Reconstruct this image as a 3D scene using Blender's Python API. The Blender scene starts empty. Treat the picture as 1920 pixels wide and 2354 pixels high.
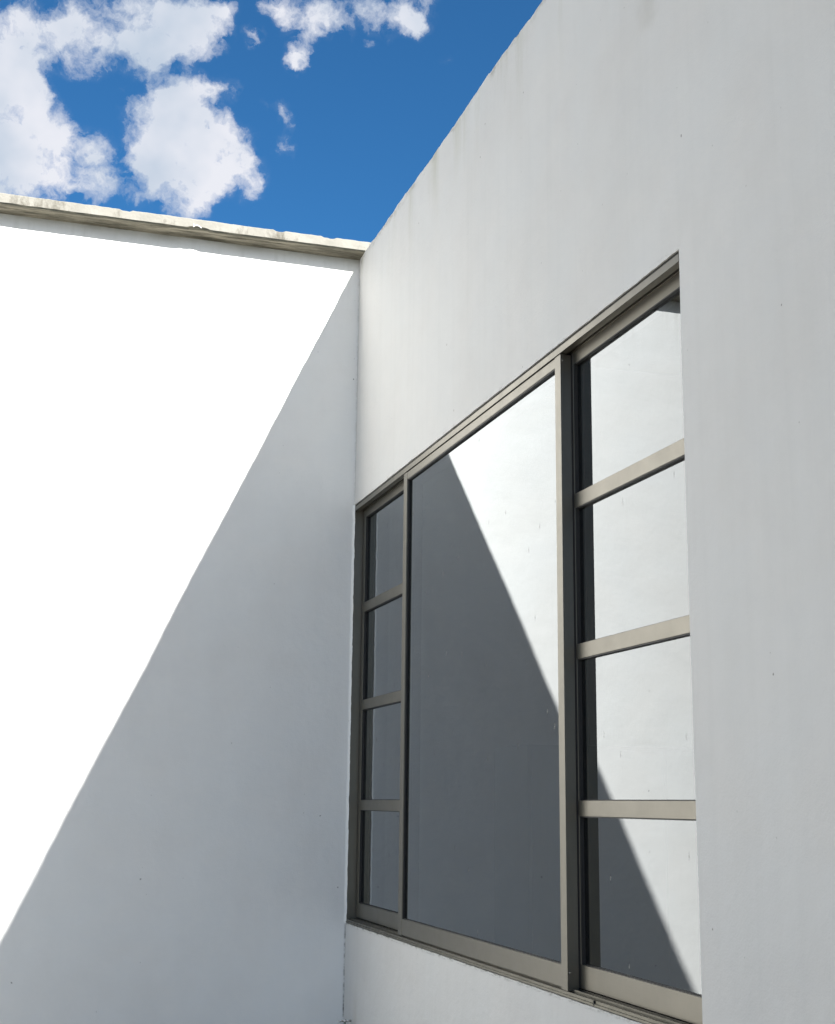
import bpy, bmesh, math, random
from mathutils import Vector, Matrix, noise
random.seed(7)
sc = bpy.context.scene
C = sc.collection

# ------------------------------------------------------------------ camera
cam_d = bpy.data.cameras.new('camera')
cam = bpy.data.objects.new('camera', cam_d)
C.objects.link(cam)
cam_d.sensor_fit = 'VERTICAL'
cam_d.sensor_height = 24.0
cam_d.lens = 31.8905
cam_d.clip_start = 0.05
cam_d.clip_end = 5000
R = Vector((0.95428869, -0.29868502, 0.01097057))
U = Vector((-0.07291669, -0.19705676, 0.97767673))
F = Vector((0.28985557, 0.93378578, 0.20982816))
cam.matrix_world = Matrix(((R.x, U.x, -F.x, -1.80728692), (R.y, U.y, -F.y, -6.97427217),
                           (R.z, U.z, -F.z, 1.6), (0, 0, 0, 1)))
sc.camera = cam

# ------------------------------------------------------------------ exposure
EV = 1.75
sc.view_settings.view_transform = 'Standard'
sc.view_settings.look = 'None'
sc.view_settings.exposure = EV
sc.view_settings.gamma = 1.0
sc.view_settings.use_curve_mapping = False

# ------------------------------------------------------------------ sun
SUN = Vector((0.465, -1.11, 1.0)).normalized()
sun_d = bpy.data.lights.new('sun', 'SUN')
sun_d.energy = 5.0
sun_d.angle = math.radians(0.55)
sun_d.color = (1.0, 0.972, 0.935)
sun = bpy.data.objects.new('sun', sun_d)
sun.rotation_euler = SUN.to_track_quat('Z', 'Y').to_euler()
sun.location = (6, -14, 13)
C.objects.link(sun)

# ------------------------------------------------------------------ world: blue sky with broken cumulus
CLOUDS = [(-0.97, 30.66, 0.61, 0.8), (-1.42, 29.66, 0.95, 1.2), (-0.23, 30.07, 0.81, 1.1), (0.67, 30.79, 0.54, 0.7), (1.49, 31.02, 0.81, 1.1), (1.43, 30.07, 0.95, 1), (2.84, 30.01, 0.81, 1.1), (4.03, 31.21, 1.08, 1.3), (5.45, 31.37, 1.22, 1.4), (6.89, 31.62, 1.08, 1.3), (7.64, 31.21, 0.61, 1.1), (4.53, 30.2, 0.88, 1.1), (6.06, 30.83, 0.81, 1.1), (4.98, 29.77, 0.41, 0.8), (8.04, 31.96, 0.34, 0.7), (-1.31, 28.49, 1.08, 1.4), (-1.08, 27.44, 0.95, 1.3), (-0.26, 28.88, 0.54, 0.6), (-0.06, 28.19, 0.34, 0.4), (0.51, 27.9, 0.27, 0.4), (-1.11, 26.22, 1.49, 1.5), (0.07, 26.63, 0.95, 1.3), (0.9, 26.49, 0.68, 1), (-0.85, 24.79, 1.35, 1.3), (0.75, 24.99, 0.81, 1), (1.76, 25.98, 0.81, 0.9), (2.56, 26.32, 0.54, 0.8), (2.12, 24.78, 0.88, 1.1), (3.15, 25.77, 0.74, 0.8), (2.83, 24.48, 0.54, 0.9), (3.48, 25.05, 0.41, 0.5), (1.05, 29.66, 0.68, 0.8), (-2.29, 27.5, 1.62, 1.4), (-2.07, 25.11, 1.62, 1.4), (5.64, 28.49, 0.68, 1.1), (6.78, 28.6, 0.81, 1.2), (6.26, 27.69, 1.08, 1.4), (5.45, 27.0, 1.08, 1.4), (6.88, 26.75, 1.22, 1.5), (6.08, 25.93, 1.08, 1.4), (7.5, 25.92, 0.95, 1.3), (5.09, 25.97, 0.68, 1), (4.56, 25.54, 0.68, 0.8), (7.99, 27.46, 0.61, 1), (8.75, 26.64, 0.81, 0.85), (9.48, 26.32, 0.68, 0.8), (9.82, 25.32, 0.41, 0.8), (8.94, 25.65, 0.68, 0.8), (5.29, 24.98, 0.81, 0.8), (6.43, 24.83, 0.81, 0.9), (7.16, 24.38, 0.47, 0.8), (7.83, 25.06, 0.54, 0.7), (4.09, 26.24, 0.41, 0.5), (3.97, 28.02, 0.47, 0.7), (4.53, 28.02, 0.27, 0.4), (8.2, 28.96, 0.47, 0.5), (8.77, 29.07, 0.27, 0.35), (6.31, 29.23, 0.27, 0.4), (7.47, 29.03, 0.41, 0.7), (10.85, 28.34, 0.3, 0.7), (11.08, 27.98, 0.24, 0.6), (11.25, 27.42, 0.3, 0.6), (11.12, 26.92, 0.3, 0.55), (10.11, 28.42, 0.19, 0.3), (9.4, 31.11, 0.27, 0.8), (9.34, 30.87, 0.2, 0.6), (9.41, 24.72, 0.27, 0.2), (10.38, 32.37, 0.47, 0.9), (11.44, 31.84, 0.61, 0.7), (11.87, 32.33, 0.68, 0.8), (12.47, 32.01, 0.54, 0.7), (13.38, 31.57, 0.41, 0.7), (13.36, 32.28, 0.54, 0.6), (14.26, 32.2, 0.61, 0.7), (15.15, 32.46, 0.68, 0.7), (15.17, 31.87, 0.41, 0.5), (16.05, 32.36, 0.68, 0.7), (16.66, 31.89, 0.41, 0.8), (17.11, 31.72, 0.38, 0.9), (17.55, 32.5, 0.47, 0.6), (16.21, 31.89, 0.41, 0.5), (11.91, 31.26, 0.41, 0.4), (11.42, 30.51, 0.34, 0.8), (11.36, 30.08, 0.3, 0.9), (11.63, 30.89, 0.3, 0.6), (14.74, 30.98, 0.18, 0.6), (15.63, 31.25, 0.19, 0.3), (18.32, 30.52, 0.24, 0.2), (18.92, 30.76, 0.16, 0.15)]
world = bpy.data.worlds.new('World')
sc.world = world
world.use_nodes = True
nt = world.node_tree
nt.nodes.clear()


class NT:
    """small helper to write node trees compactly"""
    def __init__(s, tree):
        s.t = tree
    def n(s, typ, ins=None, **kw):
        nd = s.t.nodes.new(typ)
        for k, v in kw.items():
            setattr(nd, k, v)
        if ins:
            for k, v in ins.items():
                sock = nd.inputs[k]
                if isinstance(v, bpy.types.NodeSocket):
                    s.t.links.new(v, sock)
                else:
                    sock.default_value = v
        return nd
    def m(s, op, a, b=0.0, c=0.0, clamp=False):
        nd = s.n('ShaderNodeMath', {0: a, 1: b, 2: c}, operation=op, use_clamp=clamp)
        return nd.outputs[0]
    def rng(s, v, a, b, c=0.0, d=1.0, smooth=False):
        nd = s.n('ShaderNodeMapRange', {'Value': v, 'From Min': a, 'From Max': b, 'To Min': c, 'To Max': d},
                 interpolation_type='SMOOTHSTEP' if smooth else 'LINEAR')
        return nd.outputs['Result']
    def noise(s, vec, scale, detail=4, rough=0.5, out='Fac', dist=0.0):
        nd = s.n('ShaderNodeTexNoise', {'Vector': vec, 'Scale': scale, 'Detail': detail, 'Roughness': rough, 'Distortion': dist})
        return nd.outputs[out]
    def mixc(s, fac, a, b, blend='MIX'):
        nd = s.n('ShaderNodeMix', data_type='RGBA', blend_type=blend)
        for i, v in ((0, fac), (6, a), (7, b)):
            if isinstance(v, bpy.types.NodeSocket):
                s.t.links.new(v, nd.inputs[i])
            else:
                nd.inputs[i].default_value = v
        return nd.outputs[2]
    def vm(s, op, a, b=(0, 0, 0), out=0):
        nd = s.n('ShaderNodeVectorMath', {0: a, 1: b}, operation=op)
        return nd.outputs[out]
    def scale(s, a, k):
        nd = s.n('ShaderNodeVectorMath', {0: a, 'Scale': k}, operation='SCALE')
        return nd.outputs[0]
    def map(s, vec, sx, sy, sz):
        return s.n('ShaderNodeMapping', {'Vector': vec, 'Scale': (sx, sy, sz)}).outputs[0]


w = NT(nt)
SKY_STRENGTH = 0.05
sky = w.n('ShaderNodeTexSky', sky_type='NISHITA', sun_disc=False)
sky.sun_elevation = math.asin(SUN.z)
sky.sun_rotation = math.atan2(SUN.x, SUN.y)
sky.altitude = 1500
sky.air_density = 1.0
sky.dust_density = 0.4
sky.ozone_density = 2.0
skycol = w.mixc(1.0, sky.outputs[0], (0.25, 0.655, 0.90, 1), 'MULTIPLY')
bg_sky = w.n('ShaderNodeBackground', {'Color': skycol, 'Strength': SKY_STRENGTH})
d0 = w.n('ShaderNodeTexCoord').outputs['Generated']
warp = w.noise(d0, 45, 6, 0.6, 'Color')
warp = w.scale(w.vm('SUBTRACT', warp, (0.5, 0.5, 0.5)), 0.024)
dw = w.vm('ADD', d0, warp)
dens = None
for az, el, r, wt in CLOUDS:
    a, e, rr = math.radians(az), math.radians(el), math.radians(r)
    c = (math.sin(a) * math.cos(e), math.cos(a) * math.cos(e), math.sin(e))
    dist = w.vm('DISTANCE', dw, c, out=1)
    v = w.rng(dist, rr * 1.75, 0.0, 0.0, wt * (0.95 if r > 0.48 else 1.5))
    dens = v if dens is None else w.m('ADD', dens, v)
dens = w.m('MINIMUM', dens, 2.1)
# unseen cloud outside the view, thickened to add neutral fill on shaded walls
vc = F.copy(); vc = (vc + Vector((-0.06, 0, 0.28))).normalized()
dfar = w.vm('DISTANCE', d0, tuple(vc), out=1)
far = w.rng(dfar, 0.30, 0.50)
gen = w.rng(w.noise(dw, 3.2, 4, 0.55), 0.36, 0.52, 0.0, 1.8)
dens = w.m('ADD', dens, w.m('MULTIPLY', far, gen))
fb = w.noise(dw, 52, 7, 0.60)
fb2 = w.noise(dw, 150, 4, 0.6)
amp = w.rng(dens, 0.0, 0.45, 0.25, 1.0)
nn = w.m('ADD', w.m('MULTIPLY', w.m('SUBTRACT', fb, 0.5), 4.0), w.m('MULTIPLY', w.m('SUBTRACT', fb2, 0.5), 0.8))
dd = w.m('ADD', dens, w.m('MULTIPLY', nn, amp))
alpha = w.rng(dd, 0.46, 1.75, 0.0, 1.0)
haze = w.m('MULTIPLY', w.rng(dens, 0.05, 1.3, 0.0, 0.30, True), w.rng(fb, 0.40, 0.60))
alpha = w.m('MULTIPLY', w.m('MAXIMUM', alpha, haze), 0.97)
thick = w.rng(w.noise(d0, 11, 4, 0.5), 0.36, 0.62)
ccol = w.mixc(thick, (0.86, 0.87, 0.93, 1), (0.54, 0.63, 0.75, 1))
bg_cl = w.n('ShaderNodeBackground', {'Color': ccol, 'Strength': 1.0 / 2 ** EV})
mix = w.n('ShaderNodeMixShader', {0: alpha, 1: bg_sky.outputs[0], 2: bg_cl.outputs[0]})
w.n('ShaderNodeOutputWorld', {0: mix.outputs[0]})
world.cycles.sampling_method = 'MANUAL'
world.cycles.sample_map_resolution = 512

sc.cycles.max_bounces = 14
sc.cycles.diffuse_bounces = 5
sc.cycles.glossy_bounces = 6
sc.cycles.transparent_max_bounces = 12

# ------------------------------------------------------------------ materials


def new_mat(name):
    m = bpy.data.materials.new(name)
    m.use_nodes = True
    m.node_tree.nodes.clear()
    return m, NT(m.node_tree)


def finish(k, bsdf):
    k.n('ShaderNodeOutputMaterial', {0: bsdf})


def stucco(name, base, mode):
    """painted render: uneven paint, rain streaks, small chips; mode 'side' adds the stains of the window wall"""
    m, k = new_mat(name)
    pos = k.n('ShaderNodeNewGeometry').outputs['Position']
    sep = k.n('ShaderNodeSeparateXYZ', {0: pos})
    X, Y, Z = sep.outputs
    big = k.noise(pos, 1.1, 4, 0.55)
    mid = k.noise(pos, 6.0, 5, 0.6)
    fac = k.m('ADD', k.m('MULTIPLY', big, 0.6), k.m('MULTIPLY', mid, 0.4))
    col = k.mixc(k.rng(fac, 0.36, 0.64), tuple(c * 0.93 for c in base) + (1,), tuple(base) + (1,))
    # warm / cool tints in the paint
    tint = k.noise(pos, 2.4, 3, 0.5)
    col = k.mixc(k.rng(tint, 0.40, 0.62, 0.0, 0.5), col, (base[0] * 0.965, base[1] * 0.985, base[2] * 1.0, 1))
    # vertical rain streaks
    st = k.noise(k.map(pos, 14, 14, 0.35), 1.0, 4, 0.6)
    st2 = k.noise(k.map(pos, 45, 45, 0.9), 1.0, 3, 0.6)
    stf = k.m('MULTIPLY', k.rng(st, 0.47, 0.70), 0.06 if mode == 'side' else 0.015)
    stf = k.m('ADD', stf, k.m('MULTIPLY', k.rng(st2, 0.5, 0.75), 0.025 if mode == 'side' else 0.005))
    col = k.mixc(stf, col, (base[0] * 0.60, base[1] * 0.62, base[2] * 0.60, 1))
    if mode == 'side':
        # algae and dirt running down from the parapet
        top = k.rng(Z, 4.05, 4.58)
        tn = k.noise(k.map(pos, 5.5, 5.5, 0.7), 1.0, 5, 0.65)
        tf = k.m('MULTIPLY', k.m('MULTIPLY', top, top), k.rng(tn, 0.52, 0.76, 0.0, 0.6))
        col = k.mixc(tf, col, (0.33, 0.33, 0.22, 1))
        edge = k.m('MULTIPLY', k.rng(Z, 4.545, 4.59), k.rng(k.noise(k.map(pos, 20, 9, 20), 1.0, 4, 0.7), 0.5, 0.66, 0, 0.55))
        col = k.mixc(edge, col, (0.16, 0.14, 0.09, 1))
        # dirt where the render meets the window head and sill
        hn = k.noise(k.map(pos, 16, 16, 60), 1.0, 7, 0.75)
        h1 = k.m('MULTIPLY', k.rng(k.m('ABSOLUTE', k.m('SUBTRACT', Z, 3.178)), 0.022, 0.0), k.rng(hn, 0.54, 0.72, 0, 0.7))
        h2 = k.m('MULTIPLY', k.rng(k.m('ABSOLUTE', k.m('SUBTRACT', Z, 1.004)), 0.012, 0.0), k.rng(hn, 0.48, 0.64, 0, 0.8))
        hy = k.rng(Y, -3.69, -3.66)
        col = k.mixc(k.m('MULTIPLY', k.m('ADD', h1, h2, clamp=True), hy), col, (0.10, 0.095, 0.075, 1))
        # a smudge high on the wall and the brown run above the tap
        sm = k.vm('DISTANCE', k.vm('ADD', pos, k.scale(k.vm('SUBTRACT', k.noise(pos, 9, 4, 0.6, 'Color'), (0.5, 0.5, 0.5)), 0.16)), (0.0, -3.52, 4.06), out=1)
        col = k.mixc(k.rng(sm, 0.11, 0.0, 0, 0.30, True), col, (0.36, 0.35, 0.30, 1))
        rz = k.rng(Z, 0.74, 0.45)
        ry = k.rng(k.m('ABSOLUTE', k.m('ADD', k.m('ADD', Y, 0.215), k.m('MULTIPLY', k.m('SUBTRACT', mid, 0.5), 0.10))), 0.055, 0.0)
        col = k.mixc(k.m('MULTIPLY', k.m('MULTIPLY', rz, ry), 0.45), col, (0.33, 0.29, 0.22, 1))
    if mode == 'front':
        shade_band = k.rng(Z, 4.525, 4.592)  # shade below the coping painted into the wall colour, deepest at the top
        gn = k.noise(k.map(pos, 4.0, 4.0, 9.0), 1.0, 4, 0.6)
        col = k.mixc(k.m('MULTIPLY', shade_band, k.rng(gn, 0.30, 0.62, 0.5, 0.88)), col, (0.20, 0.195, 0.155, 1))
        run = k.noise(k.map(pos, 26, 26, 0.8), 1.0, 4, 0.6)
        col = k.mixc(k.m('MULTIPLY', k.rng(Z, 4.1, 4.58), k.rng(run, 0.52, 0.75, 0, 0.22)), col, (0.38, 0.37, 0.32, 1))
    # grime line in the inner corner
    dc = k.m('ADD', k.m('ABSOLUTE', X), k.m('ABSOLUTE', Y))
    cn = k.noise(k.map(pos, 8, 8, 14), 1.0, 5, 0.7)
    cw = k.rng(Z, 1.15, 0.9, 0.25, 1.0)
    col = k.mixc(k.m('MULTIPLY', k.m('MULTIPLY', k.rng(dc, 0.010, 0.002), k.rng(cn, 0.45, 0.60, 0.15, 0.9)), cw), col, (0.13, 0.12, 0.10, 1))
    # tiny chips and insect marks
    wob = k.scale(k.vm('SUBTRACT', k.noise(pos, 70, 3, 0.6, 'Color'), (0.5, 0.5, 0.5)), 0.016)
    uv = k.n('ShaderNodeCombineXYZ', {0: k.m('SUBTRACT', X, k.m('MULTIPLY', Y, 1.13)), 1: Z, 2: 0.0}).outputs[0]
    uvw = k.vm('ADD', uv, wob)
    for sc_, rad, keep, amt in ((2.1, 0.0105, 0.6, 0.75), (5.0, 0.016, 0.82, 0.35)):
        vn = k.n('ShaderNodeTexVoronoi', {'Vector': uvw, 'Scale': sc_, 'Randomness': 1.0}, voronoi_dimensions='2D')
        rnd = k.n('ShaderNodeSeparateColor', {0: vn.outputs['Color']}).outputs[0]
        chip = k.m('MULTIPLY', k.rng(vn.outputs['Distance'], rad, rad * 0.35), k.m('GREATER_THAN', rnd, keep))
        col = k.mixc(k.m('MULTIPLY', chip, amt), col, (0.09, 0.085, 0.07, 1))
    # relief
    b1 = k.noise(pos, 38, 5, 0.6)
    b2 = k.noise(pos, 5, 3, 0.5)
    b3 = k.noise(pos, 150, 3, 0.6)
    bh = k.m('ADD', k.m('ADD', k.m('MULTIPLY', b1, 0.0022), k.m('MULTIPLY', b2, 0.012)), k.m('MULTIPLY', b3, 0.0012))
    bump = k.n('ShaderNodeBump', {'Height': bh, 'Strength': 0.55, 'Distance': 1.0})
    p = k.n('ShaderNodeBsdfPrincipled', {'Base Color': col, 'Roughness': 0.75, 'Normal': bump.outputs[0], 'Specular IOR Level': 0.3})
    finish(k, p.outputs[0])
    return m


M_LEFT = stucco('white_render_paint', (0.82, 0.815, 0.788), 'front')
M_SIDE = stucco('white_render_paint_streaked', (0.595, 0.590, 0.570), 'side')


def mk_coping():
    m, k = new_mat('weathered_coping')
    pos = k.n('ShaderNodeNewGeometry').outputs['Position']
    nrm = k.n('ShaderNodeNewGeometry').outputs['Normal']
    nz = k.n('ShaderNodeSeparateXYZ', {0: nrm}).outputs[2]
    X, Y, Z = k.n('ShaderNodeSeparateXYZ', {0: pos}).outputs
    n1 = k.noise(pos, 9, 5, 0.6)
    col = k.mixc(k.rng(n1, 0.35, 0.65), (0.18, 0.174, 0.150, 1), (0.222, 0.215, 0.188, 1))
    # stains that run down in narrow bands, wider at the bottom edge
    sx = k.noise(k.map(pos, 5.5, 0.1, 0.1), 1.0, 3, 0.7)
    s2 = k.noise(k.map(pos, 60, 60, 30), 1.0, 5, 0.7)
    wid = k.m('ADD', sx, k.m('MULTIPLY', k.m('SUBTRACT', s2, 0.5), 0.45))
    lo = k.rng(Z, 4.645, 4.600, 0.0, 0.05)
    f = k.rng(k.m('ADD', wid, lo), 0.56, 0.74, 0.0, 0.85)
    col = k.mixc(f, col, (0.065, 0.058, 0.042, 1))
    line = k.noise(k.map(pos, 34, 0.1, 1.5), 1.0, 2, 0.5)
    col = k.mixc(k.rng(line, 0.66, 0.72, 0.0, 0.45), col, (0.09, 0.085, 0.06, 1))
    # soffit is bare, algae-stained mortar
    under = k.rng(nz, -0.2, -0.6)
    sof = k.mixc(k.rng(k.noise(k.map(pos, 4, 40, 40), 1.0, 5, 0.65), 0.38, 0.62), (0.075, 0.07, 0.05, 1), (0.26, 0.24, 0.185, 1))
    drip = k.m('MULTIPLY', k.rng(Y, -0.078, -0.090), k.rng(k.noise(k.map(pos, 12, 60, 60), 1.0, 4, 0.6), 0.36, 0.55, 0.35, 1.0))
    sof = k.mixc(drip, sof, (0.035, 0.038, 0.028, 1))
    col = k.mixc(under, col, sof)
    bump = k.n('ShaderNodeBump', {'Height': k.noise(pos, 70, 6, 0.65), 'Strength': 0.5, 'Distance': 0.006})
    p = k.n('ShaderNodeBsdfPrincipled', {'Base Color': col, 'Roughness': 0.85, 'Normal': bump.outputs[0]})
    finish(k, p.outputs[0])
    return m


M_COPING = mk_coping()


def mk_metal(name, col, rough, metal, brush=True, dirt=0.25):
    m, k = new_mat(name)
    pos = k.n('ShaderNodeNewGeometry').outputs['Position']
    g = k.noise(k.map(pos, 300, 1.5, 300), 1.0, 3, 0.6)
    d = k.noise(pos, 11, 5, 0.65)
    c = k.mixc(k.rng(d, 0.40, 0.70, 0.0, dirt), tuple(col) + (1,), tuple(x * 0.62 for x in col) + (1,))
    c = k.mixc(k.m('MULTIPLY', k.rng(g, 0.4, 0.6), 0.10), c, tuple(x * 1.2 for x in col) + (1,))
    r = k.rng(d, 0.3, 0.7, rough * 0.95, rough * 1.08)
    bump = k.n('ShaderNodeBump', {'Height': g, 'Strength': 0.08, 'Distance': 0.001})
    p = k.n('ShaderNodeBsdfPrincipled', {'Base Color': c, 'Metallic': metal, 'Roughness': r, 'Normal': bump.outputs[0]})
    finish(k, p.outputs[0])
    return m


M_ALU = mk_metal('champagne_anodised_aluminium', (0.188, 0.178, 0.152), 0.42, 0.92, dirt=0.12)
M_ALU_DARK = mk_metal('anodised_aluminium_sill', (0.19, 0.182, 0.155), 0.5, 1.0, dirt=0.6)
M_CHROME = mk_metal('worn_chrome', (0.62, 0.62, 0.60), 0.16, 1.0, dirt=0.5)
M_BRASS = mk_metal('greenish_old_brass', (0.20, 0.30, 0.25), 0.45, 0.6, dirt=0.5)


def simple(name, col, rough=0.7, var=0.15, scale=8, metal=0.0):
    m, k = new_mat(name)
    pos = k.n('ShaderNodeNewGeometry').outputs['Position']
    n = k.noise(pos, scale, 5, 0.6)
    c = k.mixc(k.rng(n, 0.35, 0.65), tuple(x * (1 - var) for x in col) + (1,), tuple(min(1, x * (1 + var)) for x in col) + (1,))
    p = k.n('ShaderNodeBsdfPrincipled', {'Base Color': c, 'Roughness': rough, 'Metallic': metal})
    finish(k, p.outputs[0])
    return m


M_GASKET_SHADE = simple('black_gasket_and_shade', (0.012, 0.012, 0.012), 0.6)
M_DARKGAP = simple('dark_gap_shade', (0.014, 0.013, 0.010), 0.9, 0.4, 40)
M_CONCRETE = simple('sunlit_concrete_paving', (0.215, 0.203, 0.177), 0.85, 0.2, 2)
M_ROOM = simple('interior_plaster', (0.25, 0.20, 0.18), 0.8)
M_CAB = simple('blue_grey_cabinet_paint', (0.04, 0.07, 0.12), 0.5)
M_CARD = simple('brown_card', (0.45, 0.33, 0.25), 0.8)
M_ROOF = simple('roof_screed', (0.30, 0.29, 0.27), 0.9)
M_FLAKE = simple('loose_white_paint', (0.75, 0.74, 0.70), 0.7)


def mk_glass():
    m, k = new_mat('tinted_reflective_glass')
    geo = k.n('ShaderNodeNewGeometry')
    pos = geo.outputs['Position']
    fr = k.n('ShaderNodeFresnel', {'IOR': 1.575}).outputs[0]
    dbl = k.m('DIVIDE', k.m('MULTIPLY', fr, 2.0), k.m('ADD', fr, 1.0))
    fac = k.m('MULTIPLY', dbl, k.m('SUBTRACT', 1.0, geo.outputs['Backfacing']))
    tint = k.mixc(geo.outputs['Backfacing'], (0.22, 0.185, 0.185, 1), (1, 1, 1, 1))
    tr = k.n('ShaderNodeBsdfTransparent', {'Color': tint})
    gl = k.n('ShaderNodeBsdfGlossy', {'Color': (0.915, 0.965, 1.0, 1), 'Roughness': 0.0})
    mx = k.n('ShaderNodeMixShader', {0: fac, 1: tr.outputs[0], 2: gl.outputs[0]})
    # dried rain marks
    gs = k.n('ShaderNodeSeparateXYZ', {0: pos}).outputs
    guv = k.n('ShaderNodeCombineXYZ', {0: k.m('MULTIPLY', gs[1], 6.0), 1: k.m('MULTIPLY', gs[2], 2.6), 2: 0.0}).outputs[0]
    vn = k.n('ShaderNodeTexVoronoi', {'Vector': guv, 'Scale': 1.0}, voronoi_dimensions='2D')
    rnd = k.n('ShaderNodeSeparateColor', {0: vn.outputs['Color']}).outputs[1]
    mark = k.m('MULTIPLY', k.rng(vn.outputs['Distance'], 0.040, 0.012), k.m('GREATER_THAN', rnd, 0.5))
    run = k.rng(k.noise(k.map(pos, 60, 60, 1.6), 1.0, 3, 0.6), 0.60, 0.80, 0.0, 0.05)
    film = k.m('ADD', k.m('MULTIPLY', mark, 0.30), run, clamp=True)
    film = k.m('MULTIPLY', film, k.m('SUBTRACT', 1.0, geo.outputs['Backfacing']))
    dust = k.n('ShaderNodeBsdfDiffuse', {'Color': (0.35, 0.34, 0.31, 1)})
    mx2 = k.n('ShaderNodeMixShader', {0: film, 1: mx.outputs[0], 2: dust.outputs[0]})
    finish(k, mx2.outputs[0])
    return m


M_GLASS = mk_glass()

# ------------------------------------------------------------------ object helpers


def set_tags(o, label=None, cat=None, kind=None, group=None):
    for a, b in (('label', label), ('category', cat), ('kind', kind), ('group', group)):
        if b:
            o[a] = b


def empty(name, loc, label, cat, group=None):
    o = bpy.data.objects.new(name, None)
    o.location = loc
    o.empty_display_size = 0.1
    C.objects.link(o)
    set_tags(o, label, cat, None, group)
    return o


def group_part(name, loc, parent, label):
    o = bpy.data.objects.new(name, None)
    o.parent = parent
    o.location = Vector(loc) - Vector(parent.location)
    o.empty_display_size = 0.1
    C.objects.link(o)
    o['label'] = label
    return o


def world_loc(o):
    v = Vector((0, 0, 0))
    while o is not None:
        v = v + Vector(o.location)
        o = o.parent
    return v


def link(name, bm, mat, parent=None, label=None, smooth=False, recalc=True):
    """vertices are given in world coordinates; the origin goes to the middle of the piece's base"""
    if recalc:
        bmesh.ops.recalc_face_normals(bm, faces=bm.faces)
    xs = [v.co.x for v in bm.verts]; ys = [v.co.y for v in bm.verts]; zs = [v.co.z for v in bm.verts]
    org = Vector(((min(xs) + max(xs)) / 2, (min(ys) + max(ys)) / 2, min(zs)))
    for v in bm.verts:
        v.co -= org
    me = bpy.data.meshes.new(name)
    bm.to_mesh(me)
    bm.free()
    if smooth:
        for p in me.polygons:
            p.use_smooth = True
    me.materials.append(mat)
    o = bpy.data.objects.new(name, me)
    o.parent = parent
    o.location = org - (world_loc(parent) if parent else Vector((0, 0, 0)))
    C.objects.link(o)
    if label:
        o['label'] = label
    return o


def add_box(bm, x0, x1, y0, y1, z0, z1, bev=0.0):
    vs = [bm.verts.new((x, y, z)) for x in (x0, x1) for y in (y0, y1) for z in (z0, z1)]
    fs = [(0, 1, 3, 2), (4, 6, 7, 5), (0, 4, 5, 1), (2, 3, 7, 6), (0, 2, 6, 4), (1, 5, 7, 3)]
    faces = [bm.faces.new([vs[i] for i in f]) for f in fs]
    if bev:
        es = {e for f in faces for e in f.edges}
        bmesh.ops.bevel(bm, geom=list(es), offset=bev, segments=1, affect='EDGES')


def box(name, b, mat, parent=None, bev=0.0008, label=None):
    bm = bmesh.new()
    add_box(bm, *b, bev=bev)
    return link(name, bm, mat, parent, label)


def boxes(name, bs, mat, parent=None, bev=0.0008, label=None):
    bm = bmesh.new()
    for b in bs:
        add_box(bm, *b, bev=bev)
    return link(name, bm, mat, parent, label)


def profile_y(name, pts, y0, y1, mat, parent=None, label=None, step=None, wob=0.0):
    """extrude a closed (x,z) outline along y"""
    bm = bmesh.new()
    n = 1 if not step else max(1, int(abs(y1 - y0) / step))
    rings = []
    for i in range(n + 1):
        y = y0 + (y1 - y0) * i / n
        rings.append([bm.verts.new((x, y, z + wob * noise.noise(Vector((y * 6, z * 9, 3))))) for x, z in pts])
    for a, b in zip(rings[:-1], rings[1:]):
        for j in range(len(pts)):
            k2 = (j + 1) % len(pts)
            bm.faces.new((a[j], a[k2], b[k2], b[j]))
    bm.faces.new(rings[0]); bm.faces.new(list(reversed(rings[-1])))
    return link(name, bm, mat, parent, label)


def tube(bm, p0, p1, r0, r1=None, seg=16):
    r1 = r0 if r1 is None else r1
    p0, p1 = Vector(p0), Vector(p1)
    ax = (p1 - p0).normalized()
    s = ax.orthogonal().normalized(); t = ax.cross(s)
    A, B = [], []
    for i in range(seg):
        a = 2 * math.pi * i / seg
        dv = s * math.cos(a) + t * math.sin(a)
        A.append(bm.verts.new(p0 + dv * r0)); B.append(bm.verts.new(p1 + dv * r1))
    for i in range(seg):
        j = (i + 1) % seg
        bm.faces.new((A[i], A[j], B[j], B[i]))
    bm.faces.new(list(reversed(A))); bm.faces.new(B)


def fbm(x, y, z=0.0):
    return noise.fractal(Vector((x, y, z)), 0.9, 2.1, 4)


# ------------------------------------------------------------------ ground
bm = bmesh.new()
S = 900
vs = [bm.verts.new(v) for v in ((-S, -S, 0), (S, -S, 0), (S, S, 0), (-S, S, 0))]
bm.faces.new(vs)
g = link('ground', bm, M_CONCRETE)
set_tags(g, 'pale concrete paving of the yard in front of the white walls', None, 'structure')

# ------------------------------------------------------------------ the two white walls
H = 4.588
OY0, OY1, OZ0, OZ1 = -3.672, -0.004, 1.006, 3.178      # window opening in the side wall


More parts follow.
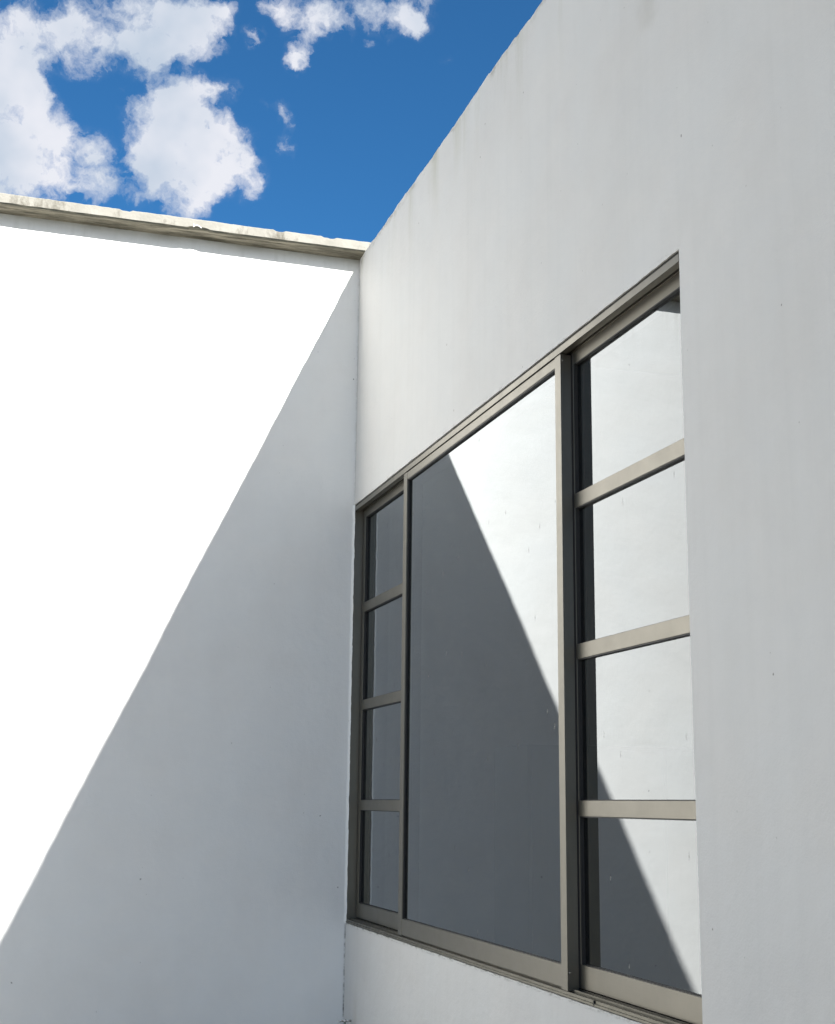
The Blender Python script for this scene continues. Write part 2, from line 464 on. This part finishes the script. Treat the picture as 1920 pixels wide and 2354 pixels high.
def grid_wall(us, vs_, hole, to3d, jit_top, depth_vec, bulge):
    """front skin as a grid with an optional opening, then pushed back to full thickness"""
    bm = bmesh.new()
    V = {}
    for i, u in enumerate(us):
        for j, v in enumerate(vs_):
            p = Vector(to3d(u, v))
            V[i, j] = bm.verts.new(p)
    faces = []
    for i in range(len(us) - 1):
        for j in range(len(vs_) - 1):
            cu = (us[i] + us[i + 1]) / 2; cv = (vs_[j] + vs_[j + 1]) / 2
            if hole and hole[0] < cu < hole[1] and hole[2] < cv < hole[3]:
                continue
            faces.append(bm.faces.new((V[i, j], V[i + 1, j], V[i + 1, j + 1], V[i, j + 1])))
    loose = [v for v in bm.verts if not v.link_faces]
    bmesh.ops.delete(bm, geom=loose, context='VERTS')
    ret = bmesh.ops.extrude_face_region(bm, geom=faces)
    ext = [e for e in ret['geom'] if isinstance(e, bmesh.types.BMVert)]
    for v in ext:
        v.co += depth_vec
    return bm


def lin(a, b, step):
    n = max(1, round((b - a) / step))
    return [a + (b - a) * i / n for i in range(n)]


us = lin(-9.0, OY0, 0.05) + lin(OY0, OY1, 0.02) + [OY1, 0.0]
vz = lin(0.0, OZ0, 0.08) + lin(OZ0, OZ1, 0.06) + lin(OZ1, 4.50, 0.08) + [4.50, H]


def side3d(y, z):
    x = 0.0025 * fbm(y * 0.9, z * 0.9, 2)
    if z > 4.55:
        z += 0.013 * fbm(y * 2.4, 1.3, 5) + 0.007 * noise.noise(Vector((y * 11, 0, 1))) + 0.004 * noise.noise(Vector((y * 30, 5, 1))) + 0.005
    if abs(z - OZ1) < 1e-4 and OY0 <= y <= OY1:
        z += 0.0025 * noise.noise(Vector((y * 9, 4, 1))) + 0.002 * noise.noise(Vector((y * 31, 4, 1)))
    if abs(z - OZ0) < 1e-4 and OY0 <= y <= OY1:
        z += 0.002 * noise.noise(Vector((y * 14, 8, 1)))
        x = 0.0
    if abs(y - OY0) < 1e-4 and OZ0 <= z <= OZ1:
        y += 0.002 * noise.noise(Vector((z * 4, 2, 1)))
    if y > -0.001:
        x = 0.0
    return (x, y, z)


house = empty('white_house', (1.5, -4.5, 0), 'shaded white rendered building side holding the long sliding window', 'building')
bm = grid_wall(us, vz, (OY0, OY1, OZ0, OZ1), side3d, True, Vector((0.20, 0, 0)), 0)
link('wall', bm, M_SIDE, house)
box('roof', (0.2, 6.0, -9.0, -0.0, 4.12, 4.28), M_ROOF, house, bev=0)
boxes('back_wall', [(6.0, 6.2, -9.0, 0.0, 0.0, 4.5), (0.2, 6.0, -9.2, -9.0, 0.0, 4.5)], M_ROOM, house, bev=0)
box('inner_floor', (0.2, 6.0, -9.0, 0.0, 0.0, 0.12), M_ROOM, house, bev=0)

lw = empty('garden_wall', (-2, 0.1, 0), 'sunlit white rendered wall with a diagonal shadow and cream coping, left of the window', 'wall')


def left3d(x, z):
    y = 0.0015 * fbm(x * 0.9, z * 0.9, 9)
    if x > -0.03:
        y = 0.0
    return (x, y, z)


us2 = lin(-4.6, -3.0, 0.4) + lin(-3.0, 0.0, 0.08) + [0.0, 0.2, 6.2]
vz2 = lin(0.0, 4.59, 0.09) + [4.59]
bm = grid_wall(us2, vz2, None, left3d, True, Vector((0, 0.22, 0)), 0)
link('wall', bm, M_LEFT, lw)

# coping: a jagged cement slab over a rounded fillet
bm = bmesh.new()
xs = lin(-4.6, -2.6, 0.2) + lin(-2.6, 0.20, 0.018) + [0.20]
rings = []
for i, x in enumerate(xs):
    a = 0.0018 * fbm(x * 3, 7.7) + 0.0016 * noise.noise(Vector((x * 22, 0, 0))) + 0.0009 * random.uniform(-1, 1)
    notch = 0.0
    if noise.noise(Vector((x * 7.3, 3.1, 0))) > 0.42:
        notch = 0.006 + 0.004 * random.random()
    ov = 0.0025 * fbm(x * 2, 2.2)
    if -0.97 < x < -0.86:
        bot = 0.006 + 0.004 * random.random()
    else:
        bot = 0.002 * noise.noise(Vector((x * 13, 9, 0)))
    prof = [(0.24, 4.663), (-0.098 + ov, 4.661 + a - notch), (-0.102 + ov, 4.657 + a - notch),
            (-0.102 + ov, 4.609 + bot), (-0.098 + ov, 4.605 + bot), (-0.060, 4.6045), (-0.052, 4.601 + a)]
    fil = [(-0.030, 4.5985 + a * .6), (-0.010, 4.5965 + a), (-0.0005, 4.5905 + a)]
    rings.append([bm.verts.new((x, y, z)) for y, z in prof + fil + [(0.24, 4.5905)]])
for a, b in zip(rings[:-1], rings[1:]):
    for j in range(len(a)):
        k2 = (j + 1) % len(a)
        bm.faces.new((a[j], a[k2], b[k2], b[j]))
bm.faces.new(rings[0]); bm.faces.new(list(reversed(rings[-1])))
link('coping', bm, M_COPING, lw)
# flake of paint hanging from the broken edge of the coping
bm = bmesh.new()
pts = [(-0.951, 4.612), (-0.945, 4.618), (-0.936, 4.622), (-0.926, 4.622), (-0.916, 4.617), (-0.908, 4.610)]
prev = None
for i, (x, z) in enumerate(pts[:-1]):
    x2, z2 = pts[i + 1]
    tube(bm, (x, -0.106, z), (x2, -0.107, z2), 0.0024, 0.0024, 6)
tube(bm, (-0.951, -0.106, 4.612), (-0.949, -0.104, 4.632), 0.0018, 0.0012, 6)
link('loose_flake', bm, M_FLAKE, lw, 'curl of white paint peeling from the coping edge')

# ragged lip of render against the window jamb
bm = bmesh.new()
zz = lin(OZ0, OZ1, 0.012) + [OZ1]
prev = None
for z in zz:
    e = 0.003 * noise.noise(Vector((z * 17, 0, 3))) + 0.002 * noise.noise(Vector((z * 60, 0, 3))) + 0.001
    ring = [bm.verts.new(v) for v in ((-0.012 + e, -0.0004, z), (-0.006 + e, -0.0035, z), (e, -0.0125, z), (e + 0.0012, -0.0005, z))]
    if prev:
        for j in range(4):
            k2 = (j + 1) % 4
            bm.faces.new((prev[j], prev[k2], ring[k2], ring[j]))
    prev = ring
link('render_lip', bm, M_LEFT, lw)

# ------------------------------------------------------------------ the window
JB = -0.012     # face of the corner jamb
# outer frame: corner jamb + hidden far jamb are one part, the other members hang off it
wf = group_part('window_frame', (0.05, -1.84, 1.01), house, 'champagne aluminium frame of the window')
box('jamb', (0.0015, 0.110, JB, -0.0045, 1.012, 3.166), M_ALU, wf)
box('jamb', (0.024, 0.110, OY0 + 0.0045, OY0 + 0.034, 1.012, 3.142), M_ALU, wf)
box('jamb_bead', (0.058, 0.062, -0.018, JB - 0.0002, 1.03, 3.14), M_ALU, wf)
# head: outer lip, soffit of the first channel, dark second channel
profile_y('head', [(0.001, 3.143), (0.027, 3.143), (0.027, 3.160), (0.043, 3.160), (0.043, 3.148), (0.108, 3.148),
                   (0.108, 3.1665), (0.001, 3.1665)], OY0 + 0.0035, JB - 0.0003, M_ALU, wf)
box('shadow_gap_fill', (0.004, 0.105, OY0 + 0.004, -0.006, 3.1670, 3.1765), M_DARKGAP, wf, bev=0)  # near-black fill standing in for the shadow in the gap above the head
# sill: nose, step, two track ridges
profile_y('sill', [(-0.003, 1.0095), (0.106, 1.0095), (0.106, 1.022), (0.049, 1.022), (0.049, 1.0315), (0.0455, 1.0315), (0.0455, 1.021),
                   (0.0245, 1.021), (0.0245, 1.0325), (0.020, 1.0325), (0.020, 1.0215), (0.005, 1.0215), (0.0045, 1.026), (0.001, 1.026),
                   (0.001, 1.0175), (-0.003, 1.0165)],
          OY0 + 0.003, JB - 0.0003, M_ALU_DARK, wf)
box('sill_joint', (-0.0045, 0.0035, -3.012, -3.009, 1.0115, 1.0265), M_GASKET_SHADE, wf, bev=0)

BAR = [(2.591, 2.641), (2.077, 2.127), (1.567, 1.617)]


def inner_sash(y0, y1, sw_l, sw_r, label):
    """y0 is the end nearer the camera; returns the stiles with rails, bars, gaskets and panes as children"""
    xf, xb, xg = 0.048, 0.084, 0.0615
    s = group_part('window_sash', (xf, (y0 + y1) / 2, 1.034), house, label)
    box('stile', (xf, xb, y1 - sw_l, y1, 1.034, 3.146), M_ALU, s)
    box('stile', (xf, xb, y0, y0 + sw_r, 1.034, 3.146), M_ALU, s)
    a, b = y0 + sw_r + 0.0004, y1 - sw_l - 0.0004
    box('top_rail', (xf + 0.001, xb, a, b, 3.104, 3.1475), M_ALU, s)
    box('bottom_rail', (xf - 0.001, xb, a, b, 1.0345, 1.107), M_ALU, s)
    zlist = [3.104] + [z for zb in BAR for z in (zb[1], zb[0])] + [1.107]
    for zb in BAR:
        box('glazing_bar', (xf - 0.001, xb - 0.012, a, b, zb[0], zb[1]), M_ALU, s)
    for i in range(4):
        zt, zbm = zlist[2 * i], zlist[2 * i + 1]
        box('glass_pane', (xg, xg + 0.005, a + 0.001, b - 0.001, zbm + 0.001, zt - 0.001), M_GLASS, s, bev=0)
        gw = 0.0045  # gaskets deepened into black lining that paints shade under bars and at sides
        boxes('gasket_and_shade', [(xf + 0.003, xg - 0.0006, a - 0.0003, a + gw, zbm, zt), (xf + 0.0015, xg - 0.0006, b - 0.008, b + 0.0003, zbm, zt),
                         (xf + 0.001, xg - 0.0006, a + gw, b - 0.008, zt - 0.0035, zt), (xg - 0.005, xg - 0.0006, a + gw, b - 0.008, zbm, zbm + 0.003)], M_GASKET_SHADE, s, bev=0)
    return s


inner_sash(-0.965, -0.020, 0.042, 0.050, 'narrow barred sash in the corner, in the inner track')
inner_sash(-3.634, -2.762, 0.045, 0.045, 'barred sash nearest the camera, in the inner track')

# large unbarred sash in the outer track
xf, xb, xg = 0.0035, 0.0425, 0.0175
Y0, Y1 = -2.800, -0.915
cs = group_part('window_sash', (xf, (Y0 + Y1) / 2, 1.03), house, 'large undivided middle sash in the outer track')
box('stile', (xf, xb, Y1 - 0.055, Y1, 1.0305, 3.1405), M_ALU, cs)
box('stile', (xf, xb, Y0, Y0 + 0.050, 1.0265, 3.1405), M_ALU, cs)
a, b = Y0 + 0.0504, Y1 - 0.0554
box('top_rail', (xf + 0.001, xb, a, b, 3.104, 3.1385), M_ALU, cs)
box('bottom_rail', (xf + 0.001, xb, a, b, 1.034, 1.102), M_ALU, cs)
box('glass_pane', (xg, xg + 0.006, a + 0.001, b - 0.001, 1.103, 3.103), M_GLASS, cs, bev=0)
gw = 0.005  # gasket strips also run forward as black lining for the rebate shade
boxes('gasket_and_shade', [(xf + 0.005, xg - 0.0006, b - gw, b, 1.102, 3.104), (xg - 0.006, xg - 0.0006, a, a + gw, 1.102, 3.104),
                 (xf + 0.003, xg - 0.0006, a + gw, b - gw, 3.104 - gw, 3.104), (xg - 0.004, xg - 0.0006, a + gw, b - gw, 1.102, 1.105)], M_GASKET_SHADE, cs, bev=0)
for z in (1.082, 3.118):
    bm = bmesh.new()
    tube(bm, (0.012, Y0 + 0.0005, z), (0.012, Y0 - 0.0018, z), 0.0036, 0.0022, 12)
    link('screw', bm, M_CHROME, cs)
# meeting strip in the sash gap; its black edge paints in recess shade
box('weather_strip_shade', (0.0428, 0.0478, Y0 + 0.0003, Y0 + 0.010, 1.035, 3.14), M_GASKET_SHADE, cs, bev=0)
box('weather_strip_shade', (0.0430, 0.0475, Y1 - 0.050, Y1 - 0.042, 1.035, 3.14), M_GASKET_SHADE, cs, bev=0)

# ------------------------------------------------------------------ things seen dimly behind the glass
cab = empty('cabinet', (1.55, -0.30, 0.12), 'tall blue grey cabinet dimly seen behind the middle pane', 'cabinet')
box('body', (0.80, 2.30, -0.50, -0.02, 0.12, 1.90), M_CAB, cab)
for i in range(2):
    x = 0.815 + i * 0.74
    box('door', (x, x + 0.725, -0.518, -0.5005, 0.20, 1.88), M_CAB, cab)

# ------------------------------------------------------------------ tap in the corner
tap = empty('garden_tap', (-0.036, -0.165, 0.43), 'small metal tap with a T shaped handle low in the wall corner', 'tap')
bm = bmesh.new()
tx, ty, tz = -0.036, -0.165, 0.559
tube(bm, (tx, ty, tz - 0.010), (tx, ty, tz - 0.020), 0.0045, 0.0085, 18)
tube(bm, (tx, ty, tz - 0.020), (tx, ty, tz - 0.055), 0.0125, 0.0135, 6)
tube(bm, (tx, ty, tz - 0.055), (tx, ty, tz - 0.095), 0.0125, 0.0125, 18)
tube(bm, (tx, -0.002, tz - 0.080), (tx, ty, tz - 0.080), 0.0105, 0.0115, 18)
tube(bm, (tx, ty, tz - 0.080), (tx, ty - 0.045, tz - 0.088), 0.0115, 0.0095, 18)
tube(bm, (tx, ty - 0.045, tz - 0.082), (tx, ty - 0.050, tz - 0.125), 0.0105, 0.0085, 18)
link('body', bm, M_BRASS, tap, smooth=False)
bm = bmesh.new()
tube(bm, (tx, -0.0005, tz - 0.080), (tx, -0.006, tz - 0.080), 0.026, 0.022, 24)
link('wall_flange', bm, M_CHROME, tap)
bm = bmesh.new()
tube(bm, (tx - 0.031, ty, tz), (tx - 0.006, ty, tz), 0.0055, 0.0042, 16)
tube(bm, (tx + 0.006, ty, tz), (tx + 0.031, ty, tz), 0.0042, 0.0055, 16)
bmesh.ops.create_uvsphere(bm, u_segments=20, v_segments=12, radius=0.0092, matrix=Matrix.Translation((tx, ty, tz)))
link('handle', bm, M_CHROME, tap, smooth=True)
